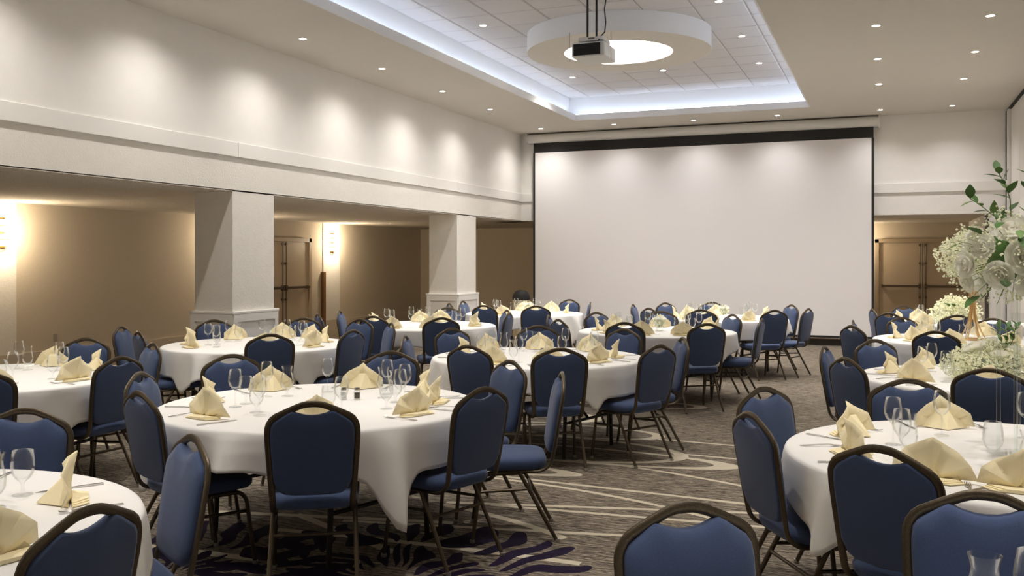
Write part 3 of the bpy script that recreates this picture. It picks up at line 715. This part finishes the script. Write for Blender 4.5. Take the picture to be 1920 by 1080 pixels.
# keep tableware clear of one another
ok = []
rad = {'napkin': .085, 'wine': .04, 'hurr': .04, 'gobl': .04, 'knife': 0, 'fork': 0}
for it in items:
    if it[0] in ('hurr', 'gobl', 'wine') and any(math.hypot(it[2]-o[2], it[3]-o[3]) < rad[it[0]]+rad[o[0]] for o in ok if o[0] in rad and rad[o[0]]): continue
    ok.append(it)
items = ok
NMS = {'napkin': ('napkin', 'cream fan-folded napkin', 'napkin', 'cream folded napkins'), 'knife': ('table_knife', 'steel knife beside a napkin', 'knife', 'table knives'), 'fork': ('table_fork', 'steel fork beside a napkin', 'fork', 'table forks')}
byk = {}
for it in items: byk.setdefault((it[0], it[1]), []).append(it)
for (k, t), lst in byk.items():
    lst.sort(key=lambda i: i[5])
    for n_, (kk, _, x, y, rz, px) in enumerate(lst):
        tail = ', %s from left' % ORD[n_] if len(lst) > 1 else ''
        if k == 'napkin':
            v_ = rs.randrange(3); o = NP[v_] if not npused[v_] else copy_tree(NP[v_]); npused[v_] = True
            o.location = (x, y, TZ+.001); o.rotation_euler = (0, 0, rz); o['label'] = '%s on the %s%s' % (NMS[k][1], TABLES[t][2], tail)
        elif k in ('knife', 'fork'):
            o = put(NMS[k][0], KM if k == 'knife' else FM, None, (x, y, TZ+.001), rz); tag(o, '%s on the %s%s' % (NMS[k][1], TABLES[t][2], tail), NMS[k][2], NMS[k][3])
        else:
            o = put(GN[k][0], GM[k], None, (x, y, TZ+.001), 0); tag(o, '%s on the %s%s' % (GN[k][1], TABLES[t][2], tail), 'glass', GN[k][2])
for i, v_ in enumerate(npused):
    if not v_:
        for ch in list(NP[i].children): bpy.data.objects.remove(ch)
        bpy.data.objects.remove(NP[i])
# salt and pepper
def shaker(loc, fill, label):
    s_ = empty('shaker', loc); tag(s_, label, 'shaker', 'salt and pepper shakers')
    MB().lathe([(0,0),(.019,0),(.021,.004),(.020,.05),(.015,.058),(.0135,.058),(.0185,.049),(.0185,.006),(0,.006)], 16).build('jar', M['glass'], s_)
    MB().lathe([(0,.007),(.018,.007),(.018,.040),(0,.041)], 16).build('contents', M[fill], s_)
    MB().lathe([(.0165,.055),(.017,.066),(.013,.073),(0,.075)], 16).build('cap', M['steel'], s_)
for (x, y), d in (((-3.03, 4.83), 'big front-left table'), ((-2.78, 7.62), 'central table')):
    shaker((x, y, TZ+.001), 'salt', 'small glass salt shaker in the middle of the %s' % d)
    shaker((x+.075, y+.03, TZ+.001), 'pepper', 'small glass pepper shaker in the middle of the %s' % d)

# ------------------------------------------------------------------ flowers
def rose_mesh(seed, r=.05):
    rr = random.Random(seed); m = MB()
    for ring, (n, rad_, h, open_) in enumerate([(3,.25,.62,-.10),(4,.45,.66,.02),(5,.68,.62,.20),(6,.92,.48,.42)]):
        for q in range(n):
            a0 = 2*math.pi*(q + ring*.37 + rr.uniform(-.08,.08))/n; half = math.pi/n*1.35; vs, fs = [], []
            for j in range(5):
                v = j/4
                for i in range(6):
                    u = i/5*2-1; a = a0 + u*half
                    rr_ = r*(.10 + (rad_-.10)*math.sin(min(1, v*1.15)*math.pi/2)) * (1 + open_*v*v*.5)
                    z = r*(-.45 + (h+.45)*v*(1 - .22*u*u*v) - open_*.35*v**4)
                    vs.append((rr_*math.cos(a), rr_*math.sin(a), z))
            for j in range(4):
                for i in range(5): k = j*6+i; fs.append((k, k+1, k+7, k+6))
            m.add(vs, fs)
    m.lathe([(0,.35*r),(.14*r,.3*r),(.2*r,0),(.3*r,-.4*r),(0,-.5*r)], 10)
    return m.mesh('rose', M['rose'], True, 60)
ROSES = [rose_mesh(i) for i in range(3)]
def leaf_mesh(L_, W_, m_):
    vs, fs = [], []
    for j in range(6):
        t = j/5; wd = W_*math.sin(math.pi*min(.999, t**.8))*.5 + .0005
        zc = -.12*L_*t*t
        vs += [(-wd, t*L_, zc + .25*wd), (0, t*L_, zc), (wd, t*L_, zc + .25*wd)]
    for j in range(5):
        k = j*3; fs += [(k, k+1, k+4, k+3), (k+1, k+2, k+5, k+4)]
    return MB().add(vs, fs).mesh('leaf', m_, True, 60)
LEAVES = [leaf_mesh(.085,.045,M['leaf']), leaf_mesh(.07,.034,M['leafl']), leaf_mesh(.10,.05,M['leaf'])]
def breath(name, parent, n, shape, seed, size=.006, stems=60, origin=(0,0,0)):
    rr = random.Random(seed); m = MB(); pts = []
    for _ in range(n):
        p = shape(rr); pts.append(p); s_ = size*rr.uniform(.6, 1.3)
        m.add([(p[0]+s_,p[1],p[2]),(p[0]-s_,p[1],p[2]),(p[0],p[1]+s_,p[2]),(p[0],p[1]-s_,p[2]),(p[0],p[1],p[2]+s_),(p[0],p[1],p[2]-s_)],
              [(0,2,4),(2,1,4),(1,3,4),(3,0,4),(2,0,5),(1,2,5),(3,1,5),(0,3,5)])
    o = m.build(name, M['breath'], parent, True); o['kind'] = 'stuff'
    st = MB()
    for p in pts[:stems]:
        q = Vector(p)*.25 + Vector(origin)*.75; st.tube([q, (Vector(p)+q)/2 + Vector((0,0,.01)), p], .0013, n=4)
    so = st.build('sprays_of_stems', M['stem'], parent, True); so['kind'] = 'stuff'
def place_leaf(parent, base, direction, k, sc_=1, roll=0):
    o = put('leaf', LEAVES[k], parent, base); d = Vector(direction).normalized()
    q = d.to_track_quat('Y', 'Z'); o.rotation_mode = 'QUATERNION'; o.rotation_quaternion = q; o.scale = (sc_,)*3; return o
def blob(rx, ry, rz_, c=(0,0,0), low=0, shell=.55):
    def f(rr):
        while True:
            v = Vector((rr.gauss(0,1), rr.gauss(0,1), rr.gauss(0,1))).normalized(); k = rr.uniform(shell, 1)**.6
            k *= 1 + .22*math.sin(5*v.x+3*v.z)*math.cos(4*v.y+1)
            p = (c[0]+v.x*rx*k, c[1]+v.y*ry*k, c[2]+v.z*rz_*k)
            if p[2] >= c[2] + low: return p
    return f
CR = Vector((math.cos(YAW), math.sin(YAW), 0)); CF = Vector((-math.sin(YAW), math.cos(YAW), 0))   # picture right / away: only used to turn bouquets
# front right table: clear stand with tall bouquet
SB = (.515, 4.52)
st = empty('flower_stand', (SB[0], SB[1], TZ), R(35)); tag(st, 'tall clear acrylic flower stand on the front right table', 'flower stand')
for x in (-.05, .05):
    for y in (-.05, .05): MB().tube([(x,y,.012),(x,y,.74)], .0085, n=10).build('post', M['acrylic'], st)
bevel(MB().box(-.085,.085,-.085,.085,.001,.012).build('base_plate', M['acrylic'], st, False), .003, 1)
bevel(MB().box(-.075,.075,-.075,.075,.74,.75).build('top_plate', M['acrylic'], st, False), .003, 1)
bq = empty('flower_arrangement', (SB[0], SB[1], TZ+.751)); tag(bq, 'tall bouquet of white roses and greenery on the clear stand', 'flowers')
MB().lathe([(0,0),(.07,0),(.11,.05),(.12,.12),(.09,.19),(0,.22)], 20).build('foam_core', M['leaf'], bq)
rr = random.Random(5)
rp = [(-.165,.14,-.10,1.0),(-.075,.205,-.12,1.25),(-.055,.10,-.17,1.45),(-.21,.07,-.06,1.05),(-.13,.03,-.14,1.1),(-.03,.0,-.16,1.2),(.05,.16,-.13,1.3),(.10,.05,-.14,1.2),(.0,.23,.0,1.3),(.13,.14,.02,1.3),(-.12,.17,.10,1.2),(.02,.12,.15,1.3),(.12,.03,.1,1.1),(-.10,-.01,.08,1.1),(-.19,.0,-.02,.9)]
for i, (a, z, b_, s_) in enumerate(rp):
    p = CR*a*1.15 + CF*b_*1.05 + Vector((0,0,z)); o = put('rose', ROSES[i % 3], bq, p); d = (p - Vector((0,0,.08))).normalized(); o.rotation_mode = 'QUATERNION'; o.rotation_quaternion = d.to_track_quat('Z','Y'); o.scale = (s_,)*3
breath('baby_breath', bq, 1500, blob(.29,.27,.19,(0,0,.10), -.22, .75), 3, .0055, 160, (0,0,.08))
for i in range(26):
    a = rr.uniform(0, 6.28); z = rr.uniform(-.08, .26); p = Vector((math.cos(a)*.16, math.sin(a)*.16, z)); d = Vector((math.cos(a), math.sin(a), rr.uniform(-.5,.7)))
    place_leaf(bq, p + d*.05, d, i % 3, rr.uniform(.8, 1.2))
def sprig(parent, pts, n, seed):
    rr = random.Random(seed); P = [Vector(p) for p in pts]
    MB().tube(P, .0022, n=5).build('sprig_stem', M['stem'], parent)
    for i in range(n):
        t = (.25 + .75*i/(n-1))*(len(P)-1); k = min(int(t), len(P)-2); b_ = P[k].lerp(P[k+1], t-k); tg = (P[k+1]-P[k]).normalized()
        side = tg.orthogonal().normalized(); side.rotate(Matrix.Rotation(i*2.4, 3, tg)); place_leaf(parent, b_, tg*.7 + side*.8, 1 if i % 2 else 0, rr.uniform(.7, 1.0))
sprig(bq, [CR*-.02+Vector((0,0,.15)), CR*-.03+Vector((0,0,.35)), CR*-.055+Vector((0,0,.42)), CR*-.085+Vector((0,0,.47))], 9, 1)
sprig(bq, [CR*-.04+Vector((0,0,.17)), CR*-.09+Vector((0,0,.27)), CR*-.16+Vector((0,0,.325)), CR*-.20+Vector((0,0,.35))], 7, 2)
sprig(bq, [CR*.02+Vector((0,0,.15)), CR*.06+Vector((0,0,.32)), CR*.05+Vector((0,0,.45))], 7, 3)
# low flowers on the second right table
lb = empty('flower_arrangement', (.70, 7.35, TZ)); tag(lb, 'low spread of white flowers with dark eucalyptus on the second right table', 'flowers')
MB().lathe([(0,.001),(.10,.001),(.12,.03),(.11,.06),(.0,.07)], 24).build('bowl', M['acrylic'], lb)
breath('baby_breath', lb, 2600, blob(.31,.28,.17,(0,0,.10), -.095, .6), 11, .0085, 160, (0,0,.05))
for i in range(8):
    a = i*.8; p = Vector((math.cos(a)*.16, math.sin(a)*.16, .18 + .03*(i % 3))); o = put('rose', ROSES[i % 3], lb, p); o.scale = (1.1,)*3; o.rotation_euler = (.5*math.sin(a), -.5*math.cos(a)*-1, 0)
rr = random.Random(8)
for q in range(3):
    sprig(lb, [CR*(.02*q)+Vector((0,0,.12)), CR*(.02+.06*q)+CF*(.04*q-.05)+Vector((0,0,.27)), CR*(-.02+.09*q)+CF*(.05*q-.08)+Vector((0,0,.38))], 10, 20+q)
# gold stand and its bouquet
gs = empty('flower_stand', (.83, 10.9, TZ)); tag(gs, 'gold wire trumpet flower stand on the third right table', 'flower stand')
for i in range(6):
    a = 2*math.pi*i/6
    MB().tube([(r_*math.cos(a+tw), r_*math.sin(a+tw), z) for r_, z, tw in ((.125,.012,0),(.085,.08,.05),(.045,.18,.1),(.026,.30,.2),(.026,.42,.3),(.042,.54,.4),(.075,.66,.45))], .0075, n=6).build('wire', M['gold'], gs)
MB().tube([(.125*math.cos(a/8*math.pi), .125*math.sin(a/8*math.pi), .009) for a in range(16)], .008, n=6, closed=True).build('base_ring', M['gold'], gs)
MB().tube([(.075*math.cos(a/8*math.pi), .075*math.sin(a/8*math.pi), .66) for a in range(16)], .006, n=6, closed=True).build('top_ring', M['gold'], gs)
gb = empty('flower_arrangement', (.83, 10.9, TZ+.66)); tag(gb, "tall cloud of baby's breath on the gold stand", 'flowers')
MB().lathe([(0,.006),(.07,.006),(.12,.08),(.13,.18),(.09,.28),(0,.30)], 16).build('foam_core', M['breath'], gb)
breath('baby_breath', gb, 2600, blob(.33,.32,.25,(0,0,.22), -.22, .55), 14, .011, 160, (0,0,.1))
for i in range(6):
    a = i*1.05; p = Vector((math.cos(a)*.22, math.sin(a)*.22, .2+.05*(i % 2))); o = put('rose', ROSES[i % 3], gb, p); o.scale = (1.4,)*3
    place_leaf(gb, p, (math.cos(a), math.sin(a), .1), i % 3, 1.2)
# low flowers on the rearmost right table
rb = empty('flower_arrangement', (.86, 13.80, TZ)); tag(rb, "low bowl of baby's breath on the rearmost right table", 'flowers')
MB().lathe([(0,.001),(.10,.001),(.12,.03),(.11,.06),(0,.07)], 20).build('bowl', M['acrylic'], rb)
breath('baby_breath', rb, 1300, blob(.30,.28,.24,(0,0,.12), -.11, .45), 17, .014, 80, (0,0,.05))
for i in range(9):
    a = rr.uniform(0, 6.28); place_leaf(rb, (math.cos(a)*.15, math.sin(a)*.15, .22), (math.cos(a), math.sin(a), .6), i % 3, 1.3)
# candle vase and small centrepieces
cv = empty('candle_vase', (1.28, 11.12, TZ)); tag(cv, 'clear cylinder vase with a pale candle on the third right table', 'vase')
MB().lathe([(0,.001),(.062,.001),(.066,.006),(.066,.28),(.0635,.28),(.0635,.012),(0,.012)], 28).build('cylinder', M['glass'], cv)
MB().lathe([(0,.013),(.04,.013),(.04,.15),(.036,.155),(0,.152)], 20).build('candle', M['wax'], cv)
for (x, y), d in (((-5.22, 13.66), 'back table at the left of the screen'), ((-2.5, 10.9), 'table before the middle of the screen'), ((-2.2, 13.7), 'rear table before the right half of the screen')):
    c = empty('centrepiece', (x, y, TZ)); tag(c, 'small pale flower posy on the %s' % d, 'flowers', 'small posies on the back tables')
    MB().lathe([(0,.001),(.035,.001),(.045,.01),(.05,.09),(.0475,.09),(.0425,.012),(0,.012)], 18).build('bowl', M['glass'], c)
    breath('baby_breath', c, 160, blob(.075,.075,.07,(0,0,.12), -.08, .3), 31, .011, 30, (0,0,.03))
    for i in range(3): put('rose', ROSES[i], c, (.03*math.cos(i*2.1), .03*math.sin(i*2.1), .14))
